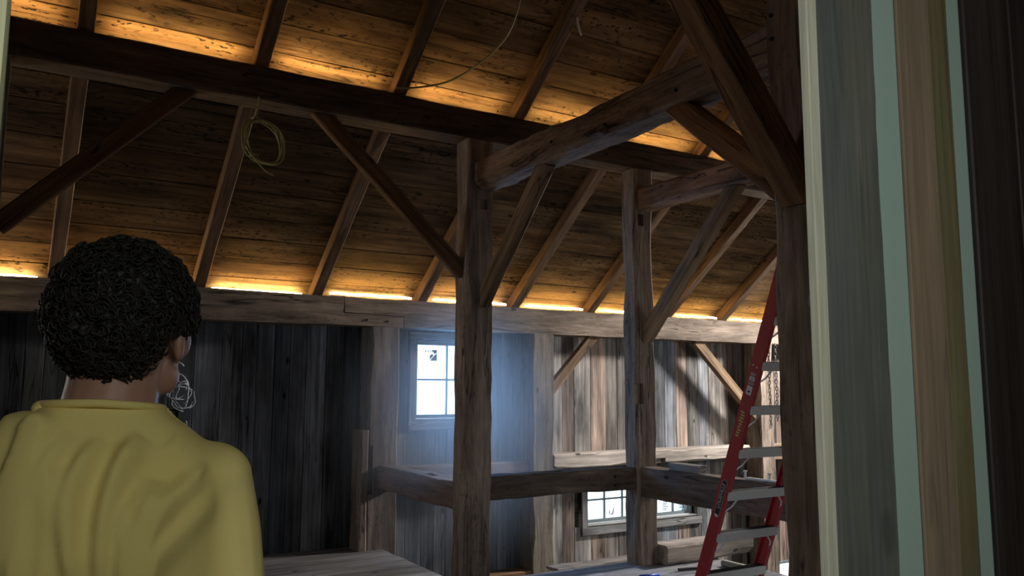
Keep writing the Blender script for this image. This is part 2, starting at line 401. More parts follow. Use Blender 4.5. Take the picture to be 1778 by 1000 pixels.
# posts under the purlin
p1 = T(stick('timber_post', (3.09, 3.33), (5.72, 5.935), (0, 3.555), 'z', hw, tint=(1.3, 1.25, 1.28), seg=22, jit=.010, wane=1.2, ch=.014, seed=3), 'thick hewn post left of centre carrying the purlin and long tie beam', 'post')
p2 = T(stick('timber_post', (4.82, 5.045), (5.715, 5.905), (0, 3.555), 'z', hw, tint=(.98, .90, .82), seg=22, jit=.011, wane=1.2, ch=.014, seed=5), 'hewn post standing on the loft deck just left of the ladder', 'post')
cut(p2, [((4.80, 4.90), (5.69, 5.76), (1.40, 1.58)), ((4.86, 4.93), (5.70, 5.77), (3.02, 3.13))])
cut(p1, [((3.16, 3.27), (5.69, 5.75), (2.98, 3.06))])
p0 = T(stick('timber_post', (-.32, -.09), (5.72, 5.935), (0, 3.555), 'z', hw, seg=16, jit=.008, wane=1), 'hewn post at the far left edge, mostly hidden by the door jamb', 'post')
p3 = T(stick('timber_post', (3.10, 3.36), (2.36, 2.665), (0, 4.1), 'z', hw, tint=(.95, .86, .80), seg=26, jit=.009, wane=1.0, ch=.016, seed=11), 'big brown hewn post nearest the camera beside the white door edge', 'post')
cut(p3, [((3.08, 3.16), (2.37, 2.45), (2.78, 2.92))])
pegs(p3, [(3.098, 2.62, 3.24), (3.098, 2.62, 3.36)], (-1, 0, 0))
p4 = T(stick('timber_post', (4.82, 5.045), (2.40, 2.665), (0, 3.555), 'z', hw, seg=10, jit=.008), 'hewn post hidden behind the large brown post and door boards', 'post')
# back wall posts
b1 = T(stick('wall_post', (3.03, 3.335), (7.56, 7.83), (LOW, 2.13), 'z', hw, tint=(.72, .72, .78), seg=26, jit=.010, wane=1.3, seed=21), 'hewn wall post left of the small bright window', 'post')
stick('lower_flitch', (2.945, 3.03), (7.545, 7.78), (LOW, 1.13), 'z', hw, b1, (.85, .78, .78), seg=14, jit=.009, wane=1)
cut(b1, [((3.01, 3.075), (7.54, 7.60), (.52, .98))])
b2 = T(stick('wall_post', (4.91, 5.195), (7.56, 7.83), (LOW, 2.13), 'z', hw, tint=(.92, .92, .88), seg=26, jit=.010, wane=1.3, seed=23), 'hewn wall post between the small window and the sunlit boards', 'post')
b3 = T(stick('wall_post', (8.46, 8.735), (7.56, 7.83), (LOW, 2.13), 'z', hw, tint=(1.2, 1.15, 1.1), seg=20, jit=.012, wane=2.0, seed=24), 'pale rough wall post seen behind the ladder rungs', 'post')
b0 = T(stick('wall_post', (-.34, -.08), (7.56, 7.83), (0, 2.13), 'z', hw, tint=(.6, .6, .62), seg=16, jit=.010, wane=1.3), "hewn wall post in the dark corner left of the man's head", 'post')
# wall plate in two pieces with a stepped scarf
def plate(name, prof, tint, seed):
    R = random.Random(seed); bm = bmesh.new(); pr = []
    for (a, b), (c, d) in zip(prof, prof[1:]+prof[:1]):
        n = max(1, int(math.hypot(c-a, d-b)/.25))
        for i in range(n): pr.append((a+(c-a)*i/n, b+(d-b)*i/n+(R.uniform(-.006, .006) if n > 3 else 0)))
    u0 = pr[0][0]
    A = [bm.verts.new((p[0]-u0, 7.56+R.uniform(-.006, .006), p[1])) for p in pr]; B = [bm.verts.new((p[0]-u0, 7.83, p[1])) for p in pr]
    bm.faces.new(A); bm.faces.new(B[::-1]); n = len(pr)
    for i in range(n): bm.faces.new((A[i], B[i], B[(i+1) % n], A[(i+1) % n]))
    bmesh.ops.recalc_face_normals(bm, faces=bm.faces); bmesh.ops.triangulate(bm, faces=[f for f in bm.faces if len(f.verts) > 4])
    me = bpy.data.meshes.new(name); bm.to_mesh(me); bm.free(); return link(name, me, hw, None, Matrix.Translation((u0, 0, 0)), tint)
pl1 = T(plate('wall_plate', [(-1.2, 2.13), (3.37, 2.13), (3.37, 2.235), (2.75, 2.25), (2.745, 2.405), (-1.2, 2.40)], (.95, .86, .80), 4), 'long dark wall plate left of the stepped scarf joint, behind the head', 'beam')
pl2 = T(plate('wall_plate', [(3.378, 2.13), (10.2, 2.13), (10.2, 2.40), (2.753, 2.405), (2.757, 2.257), (3.378, 2.242)], (1.08, 1.0, .93), 6), 'pale wall plate right of the scarf joint with light strips on top', 'beam')
pegs(pl1, [(2.98, 7.557, 2.19), (3.2, 7.557, 2.185)], (0, -1, 0))
# purlins
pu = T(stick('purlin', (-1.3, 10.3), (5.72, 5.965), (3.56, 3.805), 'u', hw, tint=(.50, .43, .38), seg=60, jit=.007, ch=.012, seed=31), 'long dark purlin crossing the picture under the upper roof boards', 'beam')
pu2 = T(stick('purlin', (.2, 10.2), (2.34, 2.585), (3.90, 4.10), 'u', hw, seg=40, jit=.007), 'second purlin overhead on top of the big brown post', 'beam')
# ties and girts
t1 = T(stick('tie_beam', (3.145, 3.36), (2.66, 5.725), (3.135, 3.365), 'v', hw, tint=(1.05, .93, .85), seg=36, jit=.014, wane=2.2, ch=.018, seed=41), 'big hewn tie beam sloping up in view from the centre-left post', 'beam')
pegs(t1, [(3.143, 3.35, 3.22), (3.143, 4.0, 3.20), (3.143, 4.6, 3.24)], (-1, 0, 0))
t2 = T(stick('tie_beam', (4.86, 5.06), (2.66, 5.72), (3.165, 3.365), 'v', hw, tint=(1.15, .85, .65), seg=30, jit=.014, wane=2.0, ch=.016, seed=43), 'shorter reddish tie beam entering the post left of the ladder', 'beam')
g1 = T(stick('girt', (3.13, 3.33), (5.93, 7.565), (.565, .785), 'v', hw, tint=(.9, .8, .8), seg=18, jit=.012, wane=1.2, seed=51), 'short rail beam between the small-window wall post and centre-left post', 'beam')
cut(g1, [((3.2, 3.26), (6.5, 6.68), (.70, .82))])
g2 = T(stick('girt', (3.325, 4.825), (5.74, 5.91), (.655, .843), 'u', hw, tint=(.72, .64, .60), seg=18, jit=.010, wane=1, seed=52), 'rail beam joining the two centre posts at waist height', 'beam')
cut(g2, [((3.86, 4.08), (5.79, 5.85), (.78, .90))])
pegs(g2, [(4.58, 5.738, .70), (4.58, 5.738, .775)], (0, -1, 0))
g3 = T(stick('girt', (4.85, 5.04), (2.66, 5.72), (.585, .845), 'v', hw, tint=(.66, .58, .54), seg=26, jit=.010, wane=1, seed=53), 'dark rail beam running behind the red ladder toward the camera', 'beam')
pegs(g3, [(4.848, 4.62, .75), (4.848, 4.1, .70)], (-1, 0, 0))
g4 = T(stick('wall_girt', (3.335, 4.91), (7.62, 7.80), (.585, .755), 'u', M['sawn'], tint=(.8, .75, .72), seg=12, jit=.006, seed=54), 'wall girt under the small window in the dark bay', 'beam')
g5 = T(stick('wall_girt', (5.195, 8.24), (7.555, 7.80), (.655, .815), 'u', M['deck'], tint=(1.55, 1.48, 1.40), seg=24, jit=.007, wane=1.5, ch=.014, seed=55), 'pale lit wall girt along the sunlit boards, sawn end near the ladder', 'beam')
cut(g5, [((6.62, 6.80), (7.53, 7.62), (.66, .715))])
T(stick('wall_girt', (8.74, 10.2), (7.6, 7.8), (.6, .8), 'u', M['sawn'], seg=10), 'wall girt beyond the pale post behind the brown post', 'beam')
g6 = T(stick('wall_girt', (3.335, 4.91), (7.58, 7.80), (-.62, -.385), 'u', M['sawn'], tint=(.9, .75, .6), seg=12, jit=.006), 'low sill timber at the bottom of the dark floor opening', 'beam')
lg = T(stick('loose_timber', (5.05, 6.12), (5.60, 5.84), (.004, .165), 'u', M['deck'], tint=(1.05, .98, .9), seg=14, jit=.012, wane=3, ch=.022, seed=61), 'rough pale loose timber lying on the deck right of the ladder-side post', 'timber')
# braces
BR = M['sawn']
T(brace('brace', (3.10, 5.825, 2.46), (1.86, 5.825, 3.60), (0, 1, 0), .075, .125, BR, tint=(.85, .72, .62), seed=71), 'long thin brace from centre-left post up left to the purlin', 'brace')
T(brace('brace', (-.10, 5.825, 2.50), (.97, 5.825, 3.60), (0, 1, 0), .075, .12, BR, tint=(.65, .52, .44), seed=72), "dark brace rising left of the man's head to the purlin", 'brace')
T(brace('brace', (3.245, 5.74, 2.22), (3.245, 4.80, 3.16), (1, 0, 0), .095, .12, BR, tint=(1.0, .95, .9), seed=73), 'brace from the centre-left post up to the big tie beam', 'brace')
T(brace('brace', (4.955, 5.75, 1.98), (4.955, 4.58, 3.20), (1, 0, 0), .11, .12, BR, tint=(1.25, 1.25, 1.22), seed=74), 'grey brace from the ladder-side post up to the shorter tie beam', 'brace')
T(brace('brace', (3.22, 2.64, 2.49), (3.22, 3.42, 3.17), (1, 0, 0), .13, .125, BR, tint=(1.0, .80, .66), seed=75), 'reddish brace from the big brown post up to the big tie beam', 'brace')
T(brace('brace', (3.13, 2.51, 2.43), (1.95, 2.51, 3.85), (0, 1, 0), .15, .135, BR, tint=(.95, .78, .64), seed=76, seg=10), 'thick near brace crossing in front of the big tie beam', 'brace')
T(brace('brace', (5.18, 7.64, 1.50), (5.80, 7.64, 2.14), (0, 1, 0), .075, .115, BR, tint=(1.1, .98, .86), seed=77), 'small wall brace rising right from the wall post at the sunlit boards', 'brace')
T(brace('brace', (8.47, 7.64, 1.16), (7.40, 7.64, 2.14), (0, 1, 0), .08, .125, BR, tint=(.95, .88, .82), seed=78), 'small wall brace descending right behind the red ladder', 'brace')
BX = {'p0': ((-.32, -.09), (5.72, 5.935), (0, 3.555)), 'p1': ((3.09, 3.33), (5.72, 5.935), (0, 3.555)), 'p2': ((4.82, 5.045), (5.715, 5.905), (0, 3.555)), 'p3': ((3.10, 3.36), (2.36, 2.665), (0, 4.1)),
      'pu': ((-1.3, 10.3), (5.72, 5.965), (3.56, 3.805)), 'pu2': ((.2, 10.2), (2.34, 2.585), (3.90, 4.10)), 't1': ((3.145, 3.36), (2.67, 5.72), (3.135, 3.365)), 't2': ((4.86, 5.06), (2.67, 5.71), (3.165, 3.365)),
      'b2': ((4.91, 5.195), (7.56, 7.83), (-2.6, 2.13)), 'b3': ((8.46, 8.735), (7.56, 7.83), (-2.6, 2.13)), 'pl': ((-1.2, 10), (7.56, 7.83), (2.13, 2.40))}
for o, ks in zip([q for q in COL.objects if q.name.startswith('brace')], (('p1', 'pu'), ('p0', 'pu'), ('p1', 't1'), ('p2', 't2'), ('p3', 't1'), ('p3', 'pu2'), ('b2', 'pl'), ('b3', 'pl'))):
    for k in ks: cut(o, [BX[k]])
# rafters
RL = {.25: "rafter left of the man's head, second in from the left edge", 1.37: 'rafter that passes just left of the hanging yellow wire coil and ends beside the head',
      2.44: 'rafter crossed by the loose cable, right of the hanging coil', 3.54: 'rafter whose foot sits over the small bright window',
      4.66: 'rafter whose foot is just right of the centre-left post', 5.69: 'rafter whose foot is just left of the ladder-side post',
      6.88: 'rafter behind the grey brace of the ladder-side post', 7.82: 'rafter whose foot is nearest the red ladder on its left',
      -.85: 'rafter at the left edge behind the door jamb', -1.95: 'rafter outside the left edge of the view', 8.95: 'rafter behind the red ladder top and brown post', 10.0: 'rafter hidden behind the brown post at far right'}
for r in RAFT:
    k = random.uniform(.8, 1.05)
    a = Vector((r+RW/2, 7.95, raf(7.95))) + Vector((0, SR, CR))*.0575; b = Vector((r+RW/2, RIDGE+.02, raf(RIDGE+.02))) + Vector((0, SR, CR))*.0575
    o = brace('rafter', a, b, (1, 0, 0), RW, .112, BR, None, (k, k*.86, k*.74), ch=.006, seg=20, jit=.004)
    cut(o, [((-2.5, 11), (5.72, 5.968), (3.5, 3.806))])
    T(o, RL[r], 'rafter')

# ------------------------------------------------------------------ warm light strips: visible on the plate, lamps behind the purlin
ords = ['first', 'second', 'third', 'fourth', 'fifth', 'sixth', 'seventh', 'eighth', 'ninth', 'tenth', 'eleventh']
gaps = [(a+RW, b) for a, b in zip(RAFT, RAFT[1:])]
names = ["at the left edge", "left of the man's head", "behind the man's head", "between head and scarf joint", "right of the scarf joint, longest one", "split by the centre-left post", "just right of the centre-left post", "split by the ladder-side post", "left of the last foot before the ladder", "crossed by the red ladder", "hidden behind the brown post"]
for i, (a, b) in enumerate(gaps):
    if b < -1 or a > 9.6: continue
    a2, b2 = a+.07, b-.07
    zz = 2.435 if a > 2.2 else 2.418
    vv = 7.605 if a > 2.2 else 7.70
    pts = [(a2+(b2-a2)*k/10, vv+.004*math.sin(k*2.3), zz+.003*math.sin(k*1.7)) for k in range(11)]
    o = link('light_strip', tube_mesh('light_strip', pts, .013, 6), M['strip'])
    tag(o, 'glowing warm light strip on the wall plate '+names[i], 'light', 'warm light strips along the eave')
    for nm, loc, aim, e, sp in (('purlin_strip_lamp', ((a+b)/2, 5.745, 3.815), (0, -.72, .69), 20, 80), ('eave_strip_lamp', ((a+b)/2, 7.585, 2.455), (0, -.80, .60), 15, 110)):
        l = bpy.data.lights.new(nm, 'AREA'); l.shape = 'RECTANGLE'; l.size = b-a-.22; l.size_y = .02; l.energy = e*(b-a); l.color = (1.0, .87, .46); l.spread = math.radians(sp)
        lo = bpy.data.objects.new(nm, l); COL.objects.link(lo); lo.matrix_world = frame((1, 0, 0), Vector((1, 0, 0)).cross(Vector(aim)), loc) @ Matrix.Rotation(PI, 4, 'X')

# ------------------------------------------------------------------ windows
def window(name, h, cols, rows, depth=.03):
    u0, u1, z0, z1 = h; c = .085
    f = boxes(name, [((u0-.02, u1+.02), (WALL+.02, WALL+.11), (z0-.02, z0)), ((u0-.02, u1+.02), (WALL+.02, WALL+.11), (z1, z1+.02)),
                     ((u0-.02, u0), (WALL+.02, WALL+.11), (z0, z1)), ((u1, u1+.02), (WALL+.02, WALL+.11), (z0, z1))], M['sash'])
    tag(f, kind='structure')
    tc = (.95, 1.0, 1.05)
    stick('casing', (u0-c, u1+c), (WALL-.035, WALL-.008), (z0-c-.015, z0-.012), 'u', M['barn'], f, tc, ch=.004, jit=.002)
    stick('casing', (u0-c, u1+c), (WALL-.035, WALL-.008), (z1+.012, z1+c), 'u', M['barn'], f, tc, ch=.004, jit=.002)
    for a, b in ((u0-c, u0-.004), (u1+.004, u1+c)):
        stick('casing', (a, b), (WALL-.034, WALL-.008), (z0-.011, z1+.011), 'z', M['barn'], f, tc, ch=.004, jit=.002)
    stick('stool', (u0, u1), (WALL-.03, WALL+.06), (z0, z0+.018), 'u', M['barn'], f, (1.2, 1.25, 1.3), ch=.003, jit=.001)
    a, b, d, e = u0+.004, u1-.004, z0+.02, z1-.004; t = .038; V = (WALL+.055, WALL+.09)
    sa = boxes('sash', [((a, b), V, (d, d+t)), ((a, b), V, (e-t, e)), ((a, a+t), V, (d+t, e-t)), ((b-t, b), V, (d+t, e-t))], M['sash'], f)
    a, b, d, e = a+t, b-t, d+t, e-t; m = .018
    for i in range(1, cols): x = a+(b-a)*i/cols; boxes('muntin', [((x-m/2, x+m/2), (WALL+.06, WALL+.085), (d, e))], M['sash'], sa)
    for j in range(1, rows):
        y = d+(e-d)*j/rows
        for i in range(cols):
            boxes('muntin', [((a+(b-a)*i/cols+m/2, a+(b-a)*(i+1)/cols-m/2), (WALL+.06, WALL+.085), (y-m/2, y+m/2))], M['sash'], sa)
    for i in range(cols):
        for j in range(rows):
            boxes('pane', [((a+(b-a)*i/cols, a+(b-a)*(i+1)/cols), (WALL+.071, WALL+.074), (d+(e-d)*j/rows, d+(e-d)*(j+1)/rows))], M['glass'], sa)
    return f
w1 = window('window_1', W1, 2, 2); w2 = window('window_2', W2, 6, 2)
tag(boxes('window_3', [((W3[0]-.03, W3[0]), (WALL-.03, WALL+.11), (W3[2], W3[3])), ((W3[1], W3[1]+.03), (WALL-.03, WALL+.11), (W3[2], W3[3])), ((W3[0]-.03, W3[1]+.03), (WALL-.03, WALL+.11), (W3[3], W3[3]+.03))], M['sash']), kind='structure')
def poly(name, faces, mat, parent, v):
    vs = []; fs = []
    for f in faces: fs.append(tuple(range(len(vs), len(vs)+len(f)))); vs += [(p[0], v, p[1]) for p in f]
    me = bpy.data.meshes.new(name); me.from_pydata(vs, [], fs); me.update(); return link(name, me, mat, parent)
SV = WALL+.0695
def quad(a, b, c, d): return [(a, c), (b, c), (b, d), (a, d)]
# stickers on the small window: a dark zigzag mark and a brown half-square
su, sz = 3.785, 1.875
zig = [[(su+.02*i, sz+.055), (su+.02*i+.016, sz+.055), (su+.02*i+.008, sz+.02+.012*(i % 2))] for i in range(5)]
poly('sticker', zig+[[(su+.085, sz+.06), (su+.145, sz+.06), (su+.145, sz+.035), (su+.115, sz+.015)], [(su+.06, sz-.045), (su+.06, sz+.0), (su+.09, sz+.02), (su+.105, sz+.0)]], M['black'], w1, SV)
poly('sticker', [[(su+.06, sz-.055), (su+.145, sz-.055), (su+.145, sz+.03), (su+.11, sz+.0)]], M['brownp'], w1, SV+.0003)
# paper labels on the long window: rows of small print, and a printed block
lines = []
for i in range(10): z = .205-.019*i; lines.append(quad(7.075, 7.075+random.uniform(.06, .095), z, z+.009))
poly('sticker', lines, M['greyp'], w2, SV)
poly('sticker', [quad(7.335, 7.365, .155, .18), quad(7.375, 7.43, .16, .185)]+[quad(7.34, 7.428, .075+.018*i, .082+.018*i) for i in range(4)]+[quad(7.345, 7.39, .048, .058), quad(7.40, 7.43, .045, .066)], M['greyp'], w2, SV)
poly('scribble', [[(6.23, .06), (6.25, .06), (6.24, .13)], [(6.27, .05), (6.30, .06), (6.32, .16)], [(6.23, .045), (6.3, .045), (6.3, .055), (6.23, .055)], [(5.93, .08), (5.98, .13), (5.98, .14)]], M['greyp'], w2, SV)

# ------------------------------------------------------------------ red stepladder
def ladder():
    t = empty('step_ladder', (4.33, 3.75, 0))
    tag(t, 'red fibreglass stepladder with aluminium treads behind the big brown post', 'ladder')
    lean = math.radians(21.1); d = Vector((0, -math.sin(lean), math.cos(lean))); n = Vector((0, -math.cos(lean), -math.sin(lean)))   # n points to the climbing side
    ZT = 2.60
    def front(z): return 4.0+(.571-z)*math.tan(lean)          # v of the climbing edge
    uL, uR = 4.02, 4.60
    def rail(u0, inward, z0, z1, fr, dd, nn, web=.088, fl=.030, th=.005):
        """C-channel: web faces outward"""
        bm = bmesh.new(); s = inward
        prof = [(0, 0), (fl*s, 0), (fl*s, th), (th*s, th), (th*s, web-th), (fl*s, web-th), (fl*s, web), (0, web)]
        vs = []
        for z in (z0, z1):
            vs.append([bm.verts.new(Vector((u0+p[0], fr(z), z))-nn*p[1]) for p in prof])
        for i in range(8): bm.faces.new((vs[0][i], vs[0][(i+1) % 8], vs[1][(i+1) % 8], vs[1][i]))
        bm.faces.new(vs[0]); bm.faces.new(vs[1][::-1]); bmesh.ops.recalc_face_normals(bm, faces=bm.faces)
        me = bpy.data.meshes.new('rail'); bm.to_mesh(me); bm.free(); return link('rail', me, M['red'], t)
    rl = rail(uL, 1, 0.02, ZT, front, d, n); rr = rail(uR, -1, 0.02, ZT, front, d, n)
    zs = [.285*k+.0 for k in range(1, 9)]
    zs = [1.677-.2765*k for k in range(-3, 6)]
    for z in zs:
        v = front(z)
        st = boxes('tread', [((uL+.006, uR-.006), (-.010+v, v+.004), (z-.028, z+.028)), ((uL+.006, uR-.006), (v+.004, v+.075), (z+.020, z+.028)), ((uL+.006, uR-.006), (v+.068, v+.075), (z-.01, z+.02))], M['alu'], t, .0015)
        boxes('tread_grip', [((uL+.01, uR-.01), (v+.0+.012*k, v+.006+.012*k), (z+.028, z+.0305)) for k in range(6)], M['rubber'], st)
        for (a, b) in ((uL+.10, uL+.006), (uR-.10, uR-.006)):
            br = link('tread_brace', tube_mesh('tread_brace', [(a, v, z-.02), (a*.5+b*.5, v+.012, z-.07), (b, front(z-.125)+.02, z-.125)], .0055, 6), M['alu'], t)
            q = Vector((0, -1, 0)).to_track_quat('Z', 'Y').to_matrix().to_4x4(); q.translation = (a, v-.012, z)
            link('rivet', cyl_mesh('rivet', .008, .006, 8), M['alu'], st, q)
    # rear frame
    lr = math.radians(12)
    def rear(z): return front(ZT)-.06-(ZT-z)*math.tan(lr)
    for (a, s) in ((uL+.02, 1), (uR-.02, -1)):
        rail(a, s, .02, ZT-.1, rear, None, Vector((0, -math.cos(lr), math.sin(lr))), .06, .025)
    for z in (.5, 1.2, 1.9): boxes('cross_bar', [((uL+.03, uR-.03), (rear(z)+.01, rear(z)+.03), (z-.02, z+.02))], M['alu'], t)
    v = front(ZT); boxes('top_cap', [((uL-.02, uR+.02), (v-.12, v+.10), (ZT-.02, ZT+.05))], M['red'], t, .008)
    for (a, f) in ((uL, front), (uR-.03, front), (uL+.02, rear), (uR-.05, rear)):
        boxes('foot', [((a-.004, a+.036), (f(0)-.008, f(0)+.098), (0, .035))], M['rubber'], t, .004)
    # labels on the outer web of the left rail, in rail coordinates: X up the rail, Y across the web
    def rf(z, across=.044):
        o = Vector((uL-.0008, front(z), z))-n*across
        return frame(d, n, o)        # local Z = d x n
    def flat(name, w, h, z, mat, off=0, across=.044, rnd=False):
        bm = bmesh.new(); mw = rf(z, across)
        if rnd:
            pts = []
            for k in range(16): 
                a = -PI/2+PI*k/15; pts.append((w/2-h/2+h/2*math.cos(a), h/2*math.sin(a)))
            for k in range(16):
                a = PI/2+PI*k/15; pts.append((-w/2+h/2+h/2*math.cos(a), h/2*math.sin(a)))
        else: pts = [(-w/2, -h/2), (w/2, -h/2), (w/2, h/2), (-w/2, h/2)]
        zz = mw.to_3x3() @ Vector((0, 0, 1)); sg = 1 if zz.x < 0 else -1
        bm.faces.new([bm.verts.new((p[0], p[1], sg*off)) for p in pts]); me = bpy.data.meshes.new(name); bm.to_mesh(me); bm.free()
        return link(name, me, mat, rl, mw)
    flat('brand_plate', .262, .046, .815, M['greyp'], .0002, rnd=True); flat('brand_plate', .252, .038, .815, M['black'], .0006, rnd=True)
    mw = rf(.822); zz = mw.to_3x3() @ Vector((0, 0, 1))
    # lettering reads up the rail, seen from outside
    X = d; Zo = Vector((-1, 0, 0)); Y = Zo.cross(X)
    o = Vector((uL-.0022, front(.83), .83))-n*.044
    mt = Matrix(((X.x, Y.x, Zo.x, o.x), (X.y, Y.y, Zo.y, o.y), (X.z, Y.z, Zo.z, o.z), (0, 0, 0, 1)))
    link('brand_lettering', text_mesh('LOUISVILLE', .034), M['white'], rl, mt)
    flat('brand_mark', .016, .026, .703, M['white'], .0012)
    R = random.Random(3)
    for k in range(9): flat('code_mark', .011, R.uniform(.022, .036), 1.225+.0185*k, M['lime'], .0006, across=.046+R.uniform(-.004, .004))
    for (z, w, h, m) in ((1.512, .058, .044, 'white'), (1.556, .020, .044, 'greyp'), (1.584, .028, .044, 'white'), (1.612, .020, .042, 'greyp')):
        flat('warning_label', w, h, z, M[m], .0006)
    flat('warning_mark', .014, .016, 1.505, M['black'], .0012); flat('warning_mark', .016, .018, 1.582, M['greyp'], .0012)
    for z, ac in ((1.66, .03), (1.665, .062)):
        q = Vector((-1, 0, 0)).to_track_quat('Z', 'Y').to_matrix().to_4x4(); q.translation = Vector((uL-.002, front(z), z))-n*ac
        link('rivet', cyl_mesh('rivet', .006, .005, 8), M['alu'], rl, q)
ladder()

# ------------------------------------------------------------------ partition with the doorway the picture is taken through
PV = .80
wf = tag(boxes('wall_front', [((UL, -.05), (PV+.03, PV+.15), (0, 2.9)), ((-.05, 1.3), (PV+.03, PV+.15), (2.25, 2.9)), ((1.30, UR), (PV+.03, PV+.15), (0, 2.9)), ((UL, UR), (PV+.05, PV+.15), (LOW, -.17))], M['sheath']), kind='structure')
boxes('drywall', [((1.046, 1.47), (PV+.007, PV+.020), (0, 2.4))], M['drywall'], wf)
stick('jamb_board', (1.022, 1.045), (PV-.004, PV+.012), (0, 2.4), 'z', M['new'], wf, (1, 1, 1), ch=.002, seg=10, jit=.002)
stick('barn_board', (1.047, 1.193), (PV, PV+.006), (0, 2.4), 'z', M['cloudy'], wf, (.80, .80, .80), ch=.002, seg=50, jit=.003, seed=5)
stick('planed_board', (1.262, 1.356), (PV-.001, PV+.006), (0, 2.4), 'z', M['pale'], wf, (.60, .52, .47), ch=.002, seg=10, jit=.001)
stick('planed_board', (1.3575, 1.417), (PV+.001, PV+.006), (0, 2.4), 'z', M['pale'], wf, (.38, .38, .26), ch=.002, seg=10, jit=.001)
for a, b in ((1.462, 1.62), (1.622, 1.80)):  # two boards given a near-black brown colour
    stick('dark_board', (a, b), (PV-.004, PV+.006), (0, 2.4), 'z', M['near_black'], wf, (1, 1, 1), ch=.003, seg=8, jit=.001)
stick('jamb_board', (-.30, -.016), (PV-.004, PV+.028), (0, 2.25), 'z', M['pale'], wf, (.75, .85, .70), ch=.003, seg=10, jit=.003)

# the near room's shell
tag(boxes('wall_near_left', [((-2.6, -2.5), (-3.2, PV+.03), (0, 2.6))], M['sheath']), kind='structure')
tag(boxes('wall_near_right', [((2.3, 2.4), (-3.2, PV+.03), (0, 2.6))], M['sheath']), kind='structure')
tag(boxes('wall_near_rear', [((-2.6, 2.4), (-3.2, -3.1), (0, 2.6))], M['drywall']), kind='structure')
tag(boxes('ceiling_near_room', [((-2.6, 2.4), (-3.2, PV+.1), (2.5, 2.6))], M['drywall']), kind='structure')

# ------------------------------------------------------------------ added haze volume imitating the bluish lens glare around the small window
def haze():
    m = bpy.data.materials.new('glare_haze'); m.use_nodes = True; t = m.node_tree; t.nodes.remove(t.nodes['Principled BSDF']); o = t.nodes['Material Output']
    tc = nd(t, 'ShaderNodeTexCoord'); ln = nd(t, 'ShaderNodeVectorMath', operation='LENGTH'); t.links.new(tc.outputs['Object'], ln.inputs[0])
    r = nd(t, 'ShaderNodeMapRange', interpolation_type='SMOOTHSTEP'); t.links.new(ln.outputs['Value'], r.inputs['Value'])
    for i, v in enumerate((.05, 1.0, HAZE, 0.0)): r.inputs[i+1].default_value = v
    sc = nd(t, 'ShaderNodeVolumeScatter'); sc.inputs['Color'].default_value = (.8, .9, 1, 1); sc.inputs['Anisotropy'].default_value = .35
    t.links.new(r.outputs['Result'], sc.inputs['Density']); t.links.new(sc.outputs[0], o.inputs['Volume'])
    bm = bmesh.new(); bmesh.ops.create_icosphere(bm, subdivisions=3, radius=1); me = bpy.data.meshes.new('haze'); bm.to_mesh(me); bm.free()
    o = link('haze', me, m, None, Matrix.Translation((3.5, 6.62, 1.2)) @ Matrix.Diagonal((1.25, 1.22, 1.45, 1)))
    tag(o, 'bluish haze volume standing in for lens glare by the small window', 'haze', kind='stuff')
HAZE = .5
haze()

# ------------------------------------------------------------------ wires, coil, chain, small things
def coil():
    t = empty('wire_coil', (1.38, 5.70, 3.2))
    tag(t, 'coil of yellow cable hanging from the purlin on a short tie', 'cable')
    c = Vector((1.455, 5.70, 3.245)); pts = []
    R = random.Random(4); N = 150
    for i in range(N):
        a = 2*PI*i/30+1.9; k = 1+.06*math.sin(i*.21)+.03*math.sin(i*.83)
        rx, rz = .135*k, .150*k
        x = c.x+rx*math.cos(a)+.02*math.sin(i/30*2.2); z = c.z+rz*math.sin(a)-.03*math.cos(a)
        y = c.y+.016*math.sin(i*.37)+.012*math.cos(i*.11)
        pts.append((x, y, z))
    link('cable_turns', tube_mesh('cable_turns', pts, .0058, 6), M['wirey'], t, smooth=True)
    link('cable_tail', tube_mesh('cable_tail', spline([(1.39, 5.695, 3.115), (1.42, 5.69, 3.08), (1.47, 5.685, 3.035), (1.52, 5.68, 3.012)], 5), .0055, 6), M['wirey'], t, smooth=True)
    link('hanging_tie', tube_mesh('hanging_tie', spline([(1.405, 5.71, 3.57), (1.40, 5.705, 3.47), (1.385, 5.70, 3.39)], 4), .006, 6), M['wirey'], t)
    for p in ((1.385, 5.70, 3.385), (1.385, 5.70, 3.118)):
        link('binding', tube_mesh('binding', [(p[0]+.028*math.cos(2*PI*k/8), p[1]+.026*math.sin(2*PI*k/8), p[2]+.004*k % 2) for k in range(8)], .006, 5, True), M['wirey'], t)
coil()
tag(link('loose_cable', tube_mesh('loose_cable', spline([(2.435, 5.68, 3.83), (2.60, 5.58, 3.84), (2.78, 5.42, 3.88), (2.96, 5.22, 4.02), (3.06, 5.10, 4.16), (3.10, 5.02, 4.30), (3.12, 4.96, 4.48)], 8), .0075, 6), M['wirey'], smooth=True), 'loose thin cable looping from a rafter foot up out of view', 'cable')
tag(link('cable_end', tube_mesh('cable_end', spline([(3.62, 4.95, 4.50), (3.64, 4.96, 4.36), (3.68, 4.97, 4.28)], 6), .008, 6), M['wirew'], smooth=True), 'short pale cable end poking in at the top of the view', 'cable')
